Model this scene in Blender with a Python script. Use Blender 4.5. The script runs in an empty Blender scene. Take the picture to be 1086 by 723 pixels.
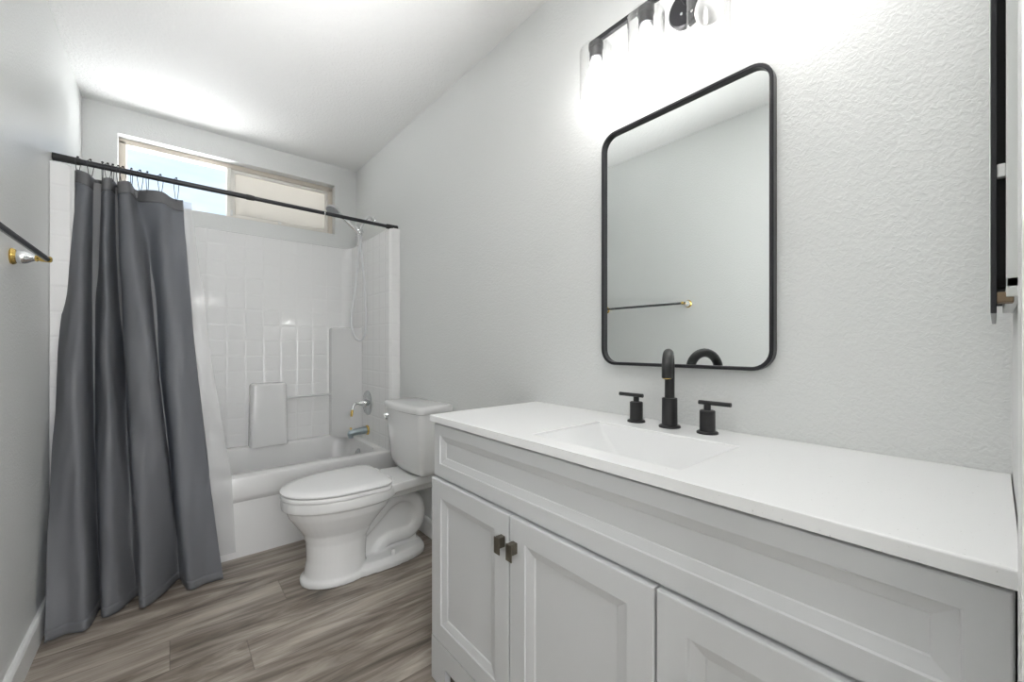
import bpy, bmesh, math, random
from mathutils import Vector, Matrix
from math import pi, sin, cos, radians, sqrt

random.seed(7)
SC = bpy.context.scene
C = SC.collection

# ------------------------------------------------------------------ camera, world, lights, exposure
cam_d = bpy.data.cameras.new('camera')
cam = bpy.data.objects.new('camera', cam_d); C.objects.link(cam)
cam.location = (0.38, 0.02, 1.088)
cam.rotation_euler = (pi/2, 0, radians(-40.06))
cam_d.sensor_fit = 'HORIZONTAL'; cam_d.sensor_width = 36.0
cam_d.lens = 430.5/1086*36
cam_d.shift_y = 5.0/1086
cam_d.clip_start = 0.005
SC.camera = cam

SC.view_settings.view_transform = 'Standard'
SC.view_settings.look = 'None'
SC.view_settings.gamma = 1.0
SC.view_settings.use_curve_mapping = False
SC.view_settings.exposure = 0.64

BULB_POWER = 20.0
CEILING_FILL_GAIN = 15.0
DOORWAY_FILL_POWER = 52.0
BOUNCE_FILL_POWER = 3.0
UP_POWER = 3.6
SKY_GAIN = 0.95
GROUND_GAIN = 11.5

def make_world():
    w = bpy.data.worlds.new('sky'); SC.world = w; w.use_nodes = True
    nt = w.node_tree; nt.nodes.clear()
    N = nt.nodes.new; L = nt.links.new
    out = N('ShaderNodeOutputWorld'); bg = N('ShaderNodeBackground')
    tc = N('ShaderNodeTexCoord'); mp = N('ShaderNodeMapping')
    mp.inputs['Scale'].default_value = (2.0, 2.0, 9.0)
    nz = N('ShaderNodeTexNoise'); nz.inputs['Scale'].default_value = 2.2; nz.inputs['Detail'].default_value = 6
    cr = N('ShaderNodeValToRGB')
    cr.color_ramp.elements[0].position = 0.38; cr.color_ramp.elements[0].color = (0.56, 0.74, 1.0, 1)
    cr.color_ramp.elements[1].position = 0.75; cr.color_ramp.elements[1].color = (0.85, 0.92, 1.0, 1)
    L(tc.outputs['Generated'], mp.inputs['Vector']); L(mp.outputs['Vector'], nz.inputs['Vector'])
    L(nz.outputs['Fac'], cr.inputs['Fac']); L(cr.outputs['Color'], bg.inputs['Color'])
    bg.inputs['Strength'].default_value = SKY_GAIN
    # sunlit pale ground and roofs below the horizon
    gr = N('ShaderNodeBackground'); gr.inputs['Color'].default_value = (0.97, 0.97, 0.98, 1); gr.inputs['Strength'].default_value = GROUND_GAIN
    sx = N('ShaderNodeSeparateXYZ'); L(tc.outputs['Generated'], sx.inputs[0])
    mr = N('ShaderNodeMapRange'); mr.inputs['From Min'].default_value = -0.03; mr.inputs['From Max'].default_value = 0.03
    L(sx.outputs['Z'], mr.inputs['Value'])
    mx = N('ShaderNodeMixShader'); L(mr.outputs['Result'], mx.inputs[0]); L(gr.outputs[0], mx.inputs[1]); L(bg.outputs[0], mx.inputs[2])
    L(mx.outputs[0], out.inputs['Surface'])
make_world()

def area(name, loc, rot, sx, sy, power, col=(1, 1, 1)):
    d = bpy.data.lights.new(name, 'AREA'); d.shape = 'RECTANGLE'; d.size = sx; d.size_y = sy
    d.energy = power; d.color = col
    o = bpy.data.objects.new(name, d); C.objects.link(o); o.location = loc; o.rotation_euler = rot
    return o
# added fill panel behind the camera, shining in through the open doorway
area('doorway_fill', (0.9, -1.75, 1.45), (radians(90), 0, 0), 2.2, 1.9, DOORWAY_FILL_POWER, (0.99, 0.99, 1.0))

# added unseen fill lamps beside the camera, bounced off the ceiling
fl = area('bounce_fill', (0.72, -0.06, 1.2), (radians(180-52), 0, 0), 0.34, 0.3, BOUNCE_FILL_POWER, (1.0, 1.0, 1.0))
fl.data.spread = radians(44)
fl = area('overhead_bounce_fill', (0.80, -0.06, 1.2), (radians(180-18), 0, 0), 0.34, 0.3, UP_POWER, (1.0, 1.0, 1.0))
fl.data.spread = radians(66)

# ------------------------------------------------------------------ materials
def mat(name, col, rough=0.5, metal=0.0, spec=0.5, **kw):
    m = bpy.data.materials.new(name); m.use_nodes = True
    b = m.node_tree.nodes['Principled BSDF']
    b.inputs['Base Color'].default_value = (*col, 1)
    b.inputs['Roughness'].default_value = rough
    b.inputs['Metallic'].default_value = metal
    b.inputs['Specular IOR Level'].default_value = spec
    for k, v in kw.items(): b.inputs[k].default_value = v
    return m
def nodes(m):
    nt = m.node_tree
    return nt.nodes.new, nt.links.new, nt.nodes['Principled BSDF']

def textured_paint(name, col, rough, scale, strength, dist=0.002):
    m = mat(name, col, rough)
    N, L, b = nodes(m)
    tc = N('ShaderNodeTexCoord')
    n1 = N('ShaderNodeTexNoise'); n1.inputs['Scale'].default_value = scale
    n1.inputs['Detail'].default_value = 2.5; n1.inputs['Roughness'].default_value = 0.45
    n1.inputs['Distortion'].default_value = 0.6
    cr = N('ShaderNodeValToRGB'); cr.color_ramp.elements[0].position = 0.38; cr.color_ramp.elements[1].position = 0.66
    bp = N('ShaderNodeBump'); bp.inputs['Strength'].default_value = strength; bp.inputs['Distance'].default_value = dist
    L(tc.outputs['Object'], n1.inputs['Vector']); L(n1.outputs['Fac'], cr.inputs['Fac'])
    L(cr.outputs['Color'], bp.inputs['Height']); L(bp.outputs['Normal'], b.inputs['Normal'])
    return m

M = {}
M['wall'] = textured_paint('wall_paint', (0.735, 0.745, 0.735), 0.36, 115, 0.32, 0.0018)
M['ceiling'] = textured_paint('ceiling_paint', (0.86, 0.86, 0.85), 0.75, 70, 0.5, 0.002)
M['trim'] = mat('trim_paint', (0.82, 0.825, 0.82), 0.35)
M['reveal'] = mat('reveal_paint', (0.70, 0.70, 0.68), 0.5)
M['vinyl'] = mat('window_vinyl', (0.66, 0.60, 0.52), 0.4)
M['sash'] = mat('sash_vinyl', (0.80, 0.775, 0.73), 0.4)
M['cabinet'] = mat('cabinet_paint', (0.63, 0.64, 0.645), 0.36)
M['shadow_gap'] = mat('cabinet_carcass', (0.35, 0.35, 0.34), 0.6)
M['porcelain'] = mat('porcelain', (0.78, 0.785, 0.78), 0.08, **{'Coat Weight': 0.3})
M['seat'] = mat('seat_plastic', (0.86, 0.86, 0.86), 0.2)
M['chrome'] = mat('chrome', (0.82, 0.83, 0.84), 0.08, 1.0)
M['brushed'] = mat('worn_chrome', (0.55, 0.57, 0.58), 0.22, 1.0)
M['gold'] = mat('worn_brass', (0.72, 0.50, 0.15), 0.22, 1.0)
M['black'] = mat('matte_black', (0.012, 0.012, 0.013), 0.38)
M['gunmetal'] = mat('gunmetal_frame', (0.02, 0.02, 0.023), 0.33, 0.3)
M['rod'] = mat('rod_metal', (0.035, 0.036, 0.04), 0.35, 0.4)
M['rubber'] = mat('rubber', (0.02, 0.02, 0.02), 0.6)
M['towelbar'] = mat('dark_bar', (0.17, 0.175, 0.18), 0.25, 0.9)
M['pewter'] = mat('pewter_pull', (0.16, 0.145, 0.115), 0.38, 0.8)
M['mirror'] = mat('mirror_glass', (0.86, 0.89, 0.88), 0.0, 1.0)
M['acrylic'] = mat('frosted_bar', (0.66, 0.67, 0.67), 0.15)
M['hose'] = mat('hose_metal', (0.66, 0.67, 0.68), 0.3, 0.35)
M['metalbox'] = mat('white_enamel', (0.74, 0.76, 0.74), 0.3)
M['rust'] = mat('rusty_hinge', (0.23, 0.17, 0.11), 0.6, 0.4)
M['dark'] = mat('gap_shade_black', (0.01, 0.01, 0.01), 0.7)  # near-black for the shade painted into the medicine cabinet
M['cord'] = mat('hem_thread', (0.05, 0.05, 0.05), 0.7)

def quartz():
    m = mat('white_quartz', (0.88, 0.885, 0.885), 0.22)
    N, L, b = nodes(m)
    tc = N('ShaderNodeTexCoord'); v = N('ShaderNodeTexNoise'); v.inputs['Scale'].default_value = 230
    v.inputs['Detail'].default_value = 1
    cr = N('ShaderNodeValToRGB')
    cr.color_ramp.elements[0].position = 0.21; cr.color_ramp.elements[0].color = (0.60, 0.60, 0.59, 1)
    cr.color_ramp.elements[1].position = 0.27; cr.color_ramp.elements[1].color = (0.88, 0.885, 0.885, 1)
    L(tc.outputs['Object'], v.inputs['Vector']); L(v.outputs['Fac'], cr.inputs['Fac']); L(cr.outputs['Color'], b.inputs['Base Color'])
    return m
M['quartz'] = quartz()
M['basin'] = mat('basin_white', (0.76, 0.765, 0.765), 0.15)

def tile_surround():
    m = mat('fiberglass_tile', (0.83, 0.83, 0.825), 0.12)
    N, L, b = nodes(m)
    tc = N('ShaderNodeTexCoord'); sp = N('ShaderNodeSeparateXYZ')
    L(tc.outputs['Object'], sp.inputs[0])
    def line(sock, pitch, offs, sharp):
        a = N('ShaderNodeMath'); a.operation = 'ADD'; a.inputs[1].default_value = offs; L(sock, a.inputs[0])
        d = N('ShaderNodeMath'); d.operation = 'DIVIDE'; d.inputs[1].default_value = pitch; L(a.outputs[0], d.inputs[0])
        f = N('ShaderNodeMath'); f.operation = 'FRACT'; L(d.outputs[0], f.inputs[0])
        s = N('ShaderNodeMath'); s.operation = 'SUBTRACT'; s.inputs[1].default_value = 0.5; L(f.outputs[0], s.inputs[0])
        ab = N('ShaderNodeMath'); ab.operation = 'ABSOLUTE'; L(s.outputs[0], ab.inputs[0])
        mr = N('ShaderNodeMapRange'); mr.interpolation_type = 'SMOOTHSTEP'
        mr.inputs['From Min'].default_value = 0.5-sharp; mr.inputs['From Max'].default_value = 0.5
        mr.inputs['To Min'].default_value = 1; mr.inputs['To Max'].default_value = 0
        L(ab.outputs[0], mr.inputs['Value'])
        return mr.outputs[0]
    ad = N('ShaderNodeMath'); ad.operation = 'ADD'; L(sp.outputs['X'], ad.inputs[0]); L(sp.outputs['Y'], ad.inputs[1])
    h = line(sp.outputs['Z'], 0.104, 0.02, 0.09); u = line(ad.outputs[0], 0.104, 0.03, 0.09)
    mn = N('ShaderNodeMath'); mn.operation = 'MINIMUM'; L(h, mn.inputs[0]); L(u, mn.inputs[1])
    nz = N('ShaderNodeTexNoise'); nz.inputs['Scale'].default_value = 9; L(tc.outputs['Object'], nz.inputs['Vector'])
    mu = N('ShaderNodeMath'); mu.operation = 'MULTIPLY_ADD'; mu.inputs[1].default_value = 0.5
    L(nz.outputs['Fac'], mu.inputs[0]); L(mn.outputs[0], mu.inputs[2])
    bp = N('ShaderNodeBump'); bp.inputs['Strength'].default_value = 0.32; bp.inputs['Distance'].default_value = 0.004
    L(mu.outputs[0], bp.inputs['Height']); L(bp.outputs['Normal'], b.inputs['Normal'])
    return m
M['tile'] = tile_surround()
M['tub'] = mat('tub_gelcoat', (0.77, 0.77, 0.765), 0.14)

def plank_floor():
    m = mat('vinyl_plank', (0.2, 0.17, 0.15), 0.33)
    N, L, b = nodes(m)
    tc = N('ShaderNodeTexCoord'); sp = N('ShaderNodeSeparateXYZ'); L(tc.outputs['Object'], sp.inputs[0])
    def math_(op, a, bv):
        n = N('ShaderNodeMath'); n.operation = op
        for i, s in enumerate((a, bv)):
            if s is None: continue
            if isinstance(s, (int, float)): n.inputs[i].default_value = s
            else: L(s, n.inputs[i])
        return n.outputs[0]
    W_, L_ = 0.18, 1.22
    row = math_('FLOOR', math_('DIVIDE', sp.outputs['Y'], W_), None)
    wn = N('ShaderNodeTexWhiteNoise'); wn.noise_dimensions = '1D'; L(row, wn.inputs['W'])
    xo = math_('ADD', sp.outputs['X'], math_('MULTIPLY', wn.outputs['Value'], L_))
    xi = math_('DIVIDE', xo, L_); col = math_('FLOOR', xi, None)
    cell = N('ShaderNodeCombineXYZ'); L(row, cell.inputs[0]); L(col, cell.inputs[1])
    wc = N('ShaderNodeTexWhiteNoise'); wc.noise_dimensions = '2D'; L(cell.outputs[0], wc.inputs['Vector'])
    # grain coordinates, shifted for each plank
    sh = N('ShaderNodeVectorMath'); sh.operation = 'MULTIPLY_ADD'
    L(wc.outputs['Color'], sh.inputs[0]); sh.inputs[1].default_value = (7, 5, 3)
    mp = N('ShaderNodeMapping'); mp.inputs['Scale'].default_value = (1.1, 8.5, 1.0); L(tc.outputs['Object'], mp.inputs['Vector'])
    L(mp.outputs['Vector'], sh.inputs[2])
    n1 = N('ShaderNodeTexNoise'); n1.inputs['Scale'].default_value = 1.15; n1.inputs['Detail'].default_value = 7
    n1.inputs['Roughness'].default_value = 0.62; n1.inputs['Distortion'].default_value = 1.5; L(sh.outputs[0], n1.inputs['Vector'])
    mp2 = N('ShaderNodeMapping'); mp2.inputs['Scale'].default_value = (3.0, 95.0, 1.0); L(tc.outputs['Object'], mp2.inputs['Vector'])
    n2 = N('ShaderNodeTexNoise'); n2.inputs['Scale'].default_value = 1.0; n2.inputs['Detail'].default_value = 4; L(mp2.outputs['Vector'], n2.inputs['Vector'])
    g = math_('ADD', math_('MULTIPLY', n1.outputs['Fac'], 0.84), math_('MULTIPLY', n2.outputs['Fac'], 0.16))
    g = math_('ADD', g, math_('MULTIPLY', math_('SUBTRACT', wc.outputs['Value'], 0.5), 0.08))
    cr = N('ShaderNodeValToRGB'); e = cr.color_ramp.elements
    e[0].position = 0.33; e[0].color = (0.075, 0.060, 0.048, 1)
    e[1].position = 0.68; e[1].color = (0.52, 0.47, 0.41, 1)
    k = e.new(0.46); k.color = (0.215, 0.180, 0.148, 1)
    k = e.new(0.55); k.color = (0.335, 0.290, 0.247, 1)
    L(g, cr.inputs['Fac'])
    # plank seams
    fy = math_('FRACT', math_('DIVIDE', sp.outputs['Y'], W_), None)
    ey = math_('LESS_THAN', math_('MINIMUM', fy, math_('SUBTRACT', 1.0, fy)), 0.009)
    fx = math_('FRACT', xi, None)
    ex = math_('LESS_THAN', math_('MINIMUM', fx, math_('SUBTRACT', 1.0, fx)), 0.0014)
    sm = math_('MAXIMUM', ey, ex)
    mx = N('ShaderNodeMixRGB'); mx.inputs['Color2'].default_value = (0.05, 0.04, 0.033, 1)
    L(math_('MULTIPLY', sm, 0.35), mx.inputs['Fac']); L(cr.outputs['Color'], mx.inputs['Color1'])
    L(mx.outputs['Color'], b.inputs['Base Color'])
    bp = N('ShaderNodeBump'); bp.inputs['Strength'].default_value = 0.15; bp.inputs['Distance'].default_value = 0.001
    L(math_('SUBTRACT', g, sm), bp.inputs['Height']); L(bp.outputs['Normal'], b.inputs['Normal'])
    return m
M['floor'] = plank_floor()

def thin_glass(name, tint=(1, 1, 1), ior=1.45, haze=0.0):
    m = bpy.data.materials.new(name); m.use_nodes = True
    nt = m.node_tree; nt.nodes.clear(); N = nt.nodes.new; L = nt.links.new
    o = N('ShaderNodeOutputMaterial'); t = N('ShaderNodeBsdfTransparent'); t.inputs['Color'].default_value = (*tint, 1)
    g = N('ShaderNodeBsdfGlossy'); g.inputs['Roughness'].default_value = 0.0
    f = N('ShaderNodeFresnel')
    # the same air-to-glass reflectance seen from either side of the thin sheet
    ge = N('ShaderNodeNewGeometry'); iv = N('ShaderNodeMapRange')
    iv.inputs['To Min'].default_value = ior; iv.inputs['To Max'].default_value = 1.0/ior
    L(ge.outputs['Backfacing'], iv.inputs['Value']); L(iv.outputs['Result'], f.inputs['IOR'])
    mx = N('ShaderNodeMixShader')
    L(f.outputs[0], mx.inputs[0]); L(t.outputs[0], mx.inputs[1]); L(g.outputs[0], mx.inputs[2]); L(mx.outputs[0], o.inputs['Surface'])
    return m
M['glass'] = thin_glass('clear_shade_glass', (0.985, 0.985, 0.985))
M['pane'] = thin_glass('window_pane_glass', (0.97, 0.98, 0.98), 1.3)

def translucent(name, col, mixv, tcol, rough=0.5, clear=0.0, bump=None):
    m = mat(name, col, rough)
    nt = m.node_tree; N, L, b = nodes(m); o = nt.nodes['Material Output']
    t = N('ShaderNodeBsdfTranslucent'); t.inputs['Color'].default_value = (*tcol, 1)
    mx = N('ShaderNodeMixShader'); mx.inputs[0].default_value = mixv
    L(b.outputs[0], mx.inputs[1]); L(t.outputs[0], mx.inputs[2])
    last = mx
    if clear:
        tr = N('ShaderNodeBsdfTransparent'); m2 = N('ShaderNodeMixShader'); m2.inputs[0].default_value = clear
        L(mx.outputs[0], m2.inputs[1]); L(tr.outputs[0], m2.inputs[2]); last = m2
    if bump:
        tc = N('ShaderNodeTexCoord'); nz = N('ShaderNodeTexNoise'); nz.inputs['Scale'].default_value = bump[0]; nz.inputs['Detail'].default_value = 4
        mp = N('ShaderNodeMapping'); mp.inputs['Scale'].default_value = (1, 1, 0.5)
        bp = N('ShaderNodeBump'); bp.inputs['Strength'].default_value = bump[1]; bp.inputs['Distance'].default_value = bump[2]
        L(tc.outputs['Object'], mp.inputs['Vector']); L(mp.outputs['Vector'], nz.inputs['Vector'])
        L(nz.outputs['Fac'], bp.inputs['Height']); L(bp.outputs['Normal'], b.inputs['Normal'])
    L(last.outputs[0], o.inputs['Surface'])
    return m
M['curtain'] = translucent('grey_curtain_cloth', (0.215, 0.218, 0.228), 0.42, (0.50, 0.55, 0.63), 0.40, bump=(22, 0.25, 0.006))
M['hem'] = mat('grey_hem_cloth', (0.135, 0.137, 0.143), 0.5)
M['liner'] = translucent('clear_liner_film', (0.85, 0.86, 0.86), 0.45, (0.9, 0.9, 0.9), 0.2, clear=0.45, bump=(35, 0.4, 0.004))
M['frosted'] = translucent('beige_frosted_pane', (0.70, 0.675, 0.62), 0.5, (0.42, 0.412, 0.39), 0.5)

def emit(name, col, s, body=(0.9, 0.9, 0.9)):
    m = mat(name, body, 0.3)
    b = m.node_tree.nodes['Principled BSDF']
    b.inputs['Emission Color'].default_value = (*col, 1); b.inputs['Emission Strength'].default_value = s
    return m
M['bulb'] = emit('lit_bulb', (1, 0.98, 0.96), BULB_POWER)
M['bulb_off'] = mat('unlit_bulb', (0.86, 0.86, 0.85), 0.25)

# ------------------------------------------------------------------ geometry helpers
def link(name, bm, m, parent=None, smooth=None):
    me = bpy.data.meshes.new(name)
    bmesh.ops.recalc_face_normals(bm, faces=bm.faces[:])
    bm.to_mesh(me); bm.free()
    if m is not None: me.materials.append(m)
    o = bpy.data.objects.new(name, me); C.objects.link(o)
    if parent is not None: o.parent = parent
    if smooth is not None:
        for p in me.polygons: p.use_smooth = True
        me.set_sharp_from_angle(angle=radians(smooth))
    return o
def tag(o, label=None, cat=None, group=None, kind=None):
    if label: o['label'] = label
    if cat: o['category'] = cat
    if group: o['group'] = group
    if kind: o['kind'] = kind
    return o
def thing(name, label, cat, loc=(0, 0, 0), group=None):
    o = bpy.data.objects.new(name, None); C.objects.link(o); o.empty_display_size = 0.05
    ORG[o.name] = Vector(loc); o.location = loc
    return tag(o, label, cat, group)
ORG = {}
def part(name, bm, m, root, parent=None, smooth=None):
    """bm is in world coordinates; the part is parented to parent (or root) and kept in place."""
    o = link(name, bm, m, None, smooth)
    p = parent if parent is not None else root
    o.parent = p
    o.location = -ORG[root.name] if p == root else (0, 0, 0)
    return o
def struct(name, bm, m, parent=None, smooth=None):
    o = link(name, bm, m, parent, smooth); o['kind'] = 'structure'
    return o
def new(): return bmesh.new()
def box(bm, x0, x1, y0, y1, z0, z1, bev=0.0, seg=2):
    r = bmesh.ops.create_cube(bm, size=1.0)
    vs = r['verts']
    for v in vs:
        v.co = Vector((x0 if v.co.x < 0 else x1, y0 if v.co.y < 0 else y1, z0 if v.co.z < 0 else z1))
    if bev > 0:
        es = list({e for v in vs for e in v.link_edges})
        bmesh.ops.bevel(bm, geom=es, offset=bev, segments=seg, profile=0.5, affect='EDGES')
    return bm
def frame_of(d):
    d = Vector(d).normalized(); a = Vector((0, 0, 1)) if abs(d.z) < 0.9 else Vector((1, 0, 0))
    u = d.cross(a).normalized(); return u, d.cross(u).normalized()
def tube(bm, pts, r, seg=12, closed=False, caps=True):
    pts = [Vector(p) for p in pts]; n = len(pts)
    rs = r if isinstance(r, (list, tuple)) else [r]*n
    rings = []; u = None
    for i, p in enumerate(pts):
        if closed: d = pts[(i+1) % n]-pts[i-1]
        else: d = pts[min(i+1, n-1)]-pts[max(i-1, 0)]
        if d.length < 1e-9: d = Vector((0, 0, 1))
        d.normalize()
        if u is None: u, w = frame_of(d)
        else:
            u = (u-d*u.dot(d)).normalized(); w = d.cross(u).normalized()
        rings.append([bm.verts.new(p+(u*cos(2*pi*k/seg)+w*sin(2*pi*k/seg))*rs[i]) for k in range(seg)])
    m = n if closed else n-1
    for i in range(m):
        a, b = rings[i], rings[(i+1) % n]
        for k in range(seg): bm.faces.new((a[k], a[(k+1) % seg], b[(k+1) % seg], b[k]))
    if caps and not closed:
        bm.faces.new(rings[0]); bm.faces.new(rings[-1])
    return bm
def lathe(bm, o, d, prof, seg=28, caps=True):
    """prof: list of (distance along d, radius)"""
    o = Vector(o); d = Vector(d).normalized(); u, w = frame_of(d); rings = []
    for t, r in prof:
        if r < 1e-6: rings.append([bm.verts.new(o+d*t)])
        else: rings.append([bm.verts.new(o+d*t+(u*cos(2*pi*k/seg)+w*sin(2*pi*k/seg))*r) for k in range(seg)])
    for a, b in zip(rings, rings[1:]):
        for k in range(seg):
            k2 = (k+1) % seg
            if len(a) == 1 and len(b) == 1: continue
            if len(a) == 1: bm.faces.new((a[0], b[k2], b[k]))
            elif len(b) == 1: bm.faces.new((a[k], a[k2], b[0]))
            else: bm.faces.new((a[k], a[k2], b[k2], b[k]))
    if caps:
        for e in (rings[0], rings[-1]):
            if len(e) > 2: bm.faces.new(e)
    return bm
def prism(bm, poly, z0, z1, bev_top=0.0):
    lo = [bm.verts.new((x, y, z0)) for x, y in poly]; hi = [bm.verts.new((x, y, z1)) for x, y in poly]
    n = len(poly)
    for i in range(n): bm.faces.new((lo[i], lo[(i+1) % n], hi[(i+1) % n], hi[i]))
    bm.faces.new(lo[::-1]); t = bm.faces.new(hi)
    if bev_top: bmesh.ops.bevel(bm, geom=list(t.edges), offset=bev_top, segments=3, profile=0.5, affect='EDGES')
    return bm
def loft(bm, rings, cap0=True, cap1=True):
    R = [[bm.verts.new(p) for p in r] for r in rings]; n = len(R[0])
    for a, b in zip(R, R[1:]):
        for k in range(n): bm.faces.new((a[k], a[(k+1) % n], b[(k+1) % n], b[k]))
    if cap0: bm.faces.new(R[0][::-1])
    if cap1: bm.faces.new(R[-1])
    return bm
def catmull(P, per=6):
    P = [Vector(p) for p in P]; out = []
    for i in range(len(P)-1):
        p0, p1, p2, p3 = P[max(i-1, 0)], P[i], P[i+1], P[min(i+2, len(P)-1)]
        for k in range(per):
            t = k/per
            out.append(0.5*((2*p1)+(p2-p0)*t+(2*p0-5*p1+4*p2-p3)*t*t+(3*p1-p0-3*p2+p3)*t**3))
    out.append(P[-1]); return out
def rrect(x0, x1, y0, y1, r, n=6):
    out = []
    for cx, cy, a0 in ((x1-r, y1-r, 0), (x0+r, y1-r, pi/2), (x0+r, y0+r, pi), (x1-r, y0+r, 1.5*pi)):
        for k in range(n+1):
            a = a0+pi/2*k/n; out.append((cx+r*cos(a), cy+r*sin(a)))
    return out

# ------------------------------------------------------------------ the room
W, D, H = 1.519, 3.315, 2.48        # right wall, back wall, ceiling
T = 0.14
HB = -2.1                            # far end of the bedroom piece behind the doorway
# floor and ceiling
bm = new(); box(bm, -1.0, 2.2, HB, D+T, -0.08, 0.0); struct('floor', bm, M['floor'])
bm = new()
NX, NY = 6, 14
g = [[bm.verts.new((-0.02+(W+0.04)*i/NX, -0.02+(D+0.04)*j/NY, 2.482-0.047*(i/NX)*(1-j/NY))) for i in range(NX+1)] for j in range(NY+1)]
up = [[bm.verts.new((-0.02+(W+0.04)*i/NX, -0.02+(D+0.04)*j/NY, 2.60)) for i in range(NX+1)] for j in range(NY+1)]
for j in range(NY):
    for i in range(NX):
        bm.faces.new((g[j][i], g[j+1][i], g[j+1][i+1], g[j][i+1])); bm.faces.new((up[j][i], up[j][i+1], up[j+1][i+1], up[j+1][i]))
for i in range(NX):
    bm.faces.new((g[0][i], g[0][i+1], up[0][i+1], up[0][i])); bm.faces.new((g[NY][i], up[NY][i], up[NY][i+1], g[NY][i+1]))
for j in range(NY):
    bm.faces.new((g[j][0], up[j][0], up[j+1][0], g[j+1][0])); bm.faces.new((g[j][NX], g[j+1][NX], up[j+1][NX], up[j][NX]))
struct('ceiling', bm, M['ceiling'])
bm = new(); box(bm, -T, 0, -T, D+T, 0, 2.6); struct('wall_left', bm, M['wall'])
bm = new(); box(bm, W, W+T, -T, D+T, 0, 2.6); struct('wall_right', bm, M['wall'])
# back wall with the window opening
WX0, WX1, WZ0, WZ1 = 0.143, 1.357, 1.952, 2.331
bm = new()
def grid_wall(bm, x0, x1, z0, z1, hx0, hx1, hz0, hz1, y0, y1):
    xs = [x0, hx0, hx1, x1]; zs = [z0, hz0, hz1, z1]
    F = [[bm.verts.new((x, y0, z)) for x in xs] for z in zs]; B = [[bm.verts.new((x, y1, z)) for x in xs] for z in zs]
    for j in range(3):
        for i in range(3):
            if i == 1 and j == 1: continue
            bm.faces.new((F[j][i], F[j][i+1], F[j+1][i+1], F[j+1][i])); bm.faces.new((B[j][i], B[j+1][i], B[j+1][i+1], B[j][i+1]))
    for a, b in (((1, 1), (1, 2)), ((1, 2), (2, 2)), ((2, 2), (2, 1)), ((2, 1), (1, 1))):
        bm.faces.new((F[a[0]][a[1]], F[b[0]][b[1]], B[b[0]][b[1]], B[a[0]][a[1]]))
    for i in range(3):
        bm.faces.new((F[0][i], F[0][i+1], B[0][i+1], B[0][i])); bm.faces.new((F[3][i], F[3][i+1], B[3][i+1], B[3][i]))
        bm.faces.new((F[i][0], F[i+1][0], B[i+1][0], B[i][0])); bm.faces.new((F[i][3], F[i+1][3], B[i+1][3], B[i][3]))
grid_wall(bm, 0, W, 0, 2.6, WX0, WX1, WZ0, WZ1, D, D+T)
struct('wall_back', bm, M['wall'])
# end wall beside the vanity, with the doorway the picture is taken from
bm = new(); box(bm, -0.0, 0.06, -T, 0, 0, 2.6); box(bm, 0.86, W, -T, 0, 0, 2.6); box(bm, 0.06, 0.86, -T, 0, 2.06, 2.6)
struct('wall_front', bm, M['wall'])
# bedroom piece behind the doorway
bm = new()
box(bm, -1.1, -1.0, HB, -T, 0, 2.6); box(bm, 2.2, 2.3, HB, -T, 0, 2.6); box(bm, -1.1, 2.3, HB-0.1, HB, 0, 2.6)
box(bm, -1.0, -T, -T-0.001, -T+0.05, 0, 2.6); box(bm, W+T, 2.2, -T-0.001, -T+0.05, 0, 2.6)
struct('wall_bedroom', bm, M['wall'])
bm = new(); box(bm, -1.0, 2.2, HB, -0.021, 2.48, 2.6); struct('ceiling_bedroom', bm, M['ceiling'])
# door casing on the bedroom side and jambs
bm = new(); box(bm, 0.06, 0.072, -T, -0.0005, 0, 2.06); box(bm, 0.848, 0.86, -T, -0.0005, 0, 2.06); box(bm, 0.072, 0.848, -T, -0.0005, 2.048, 2.06)
struct('trim_1', bm, M['trim'])
bm = new(); box(bm, 0.85, 0.925, 0.0, 0.0075, 0, 2.125, 0.001, 1); box(bm, 0.0, 0.07, 0.0, 0.0075, 0, 2.125, 0.001, 1); box(bm, 0.07, 0.85, 0.0, 0.0075, 2.05, 2.125, 0.001, 1)
struct('trim_2', bm, M['trim'])
# baseboards
def baseboard(bm, axis, at, a0, a1, h=0.098, t=0.016, sign=1):
    prof = [(0, 0), (t, 0), (t, h-0.012), (t-0.004, h-0.004), (t-0.010, h), (0, h)]
    R = []
    for a in (a0, a1):
        R.append([(at+sign*p, a, z) if axis == 'y' else (a, at+sign*p, z) for p, z in prof])
    loft(bm, R)
bm = new(); baseboard(bm, 'y', 0.0, 0.0, 2.49); struct('baseboard_left', bm, M['trim'])
bm = new(); baseboard(bm, 'y', W, 1.232, 2.49, sign=-1); struct('baseboard_right', bm, M['trim'])

# window: vinyl slider, clear left pane, frosted right sash
win = bpy.data.objects.new('window_1', None); C.objects.link(win); win['kind'] = 'structure'; ORG[win.name] = Vector((0, 0, 0))
tag(win, 'wide high slider window over the tub, sky in its left pane', 'window')
YF = D+0.07
def frame_rect(bm, x0, x1, z0, z1, w, y0, y1, bev=0.003, wb=None):
    wb = w if wb is None else wb
    box(bm, x0, x1, y0, y1, z1-w, z1, bev); box(bm, x0, x1, y0, y1, z0, z0+wb, bev)
    box(bm, x0, x0+w, y0, y1, z0+wb*0.5, z1-w*0.5, bev); box(bm, x1-w, x1, y0, y1, z0+wb*0.5, z1-w*0.5, bev)
bm = new(); frame_rect(bm, WX0-0.001, WX1+0.001, WZ0-0.001, WZ1+0.001, 0.033, YF, D+T-0.005, wb=0.022)
part('frame', bm, M['vinyl'], win, smooth=40)
MX = 0.693
bm = new(); box(bm, MX-0.022, MX+0.004, YF-0.004, YF+0.03, WZ0+0.02, WZ1-0.03, 0.003); part('mullion', bm, M['sash'], win, smooth=40)
sx0, sx1, sz0, sz1 = MX+0.004, WX1-0.033, WZ0+0.02, WZ1-0.033
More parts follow.
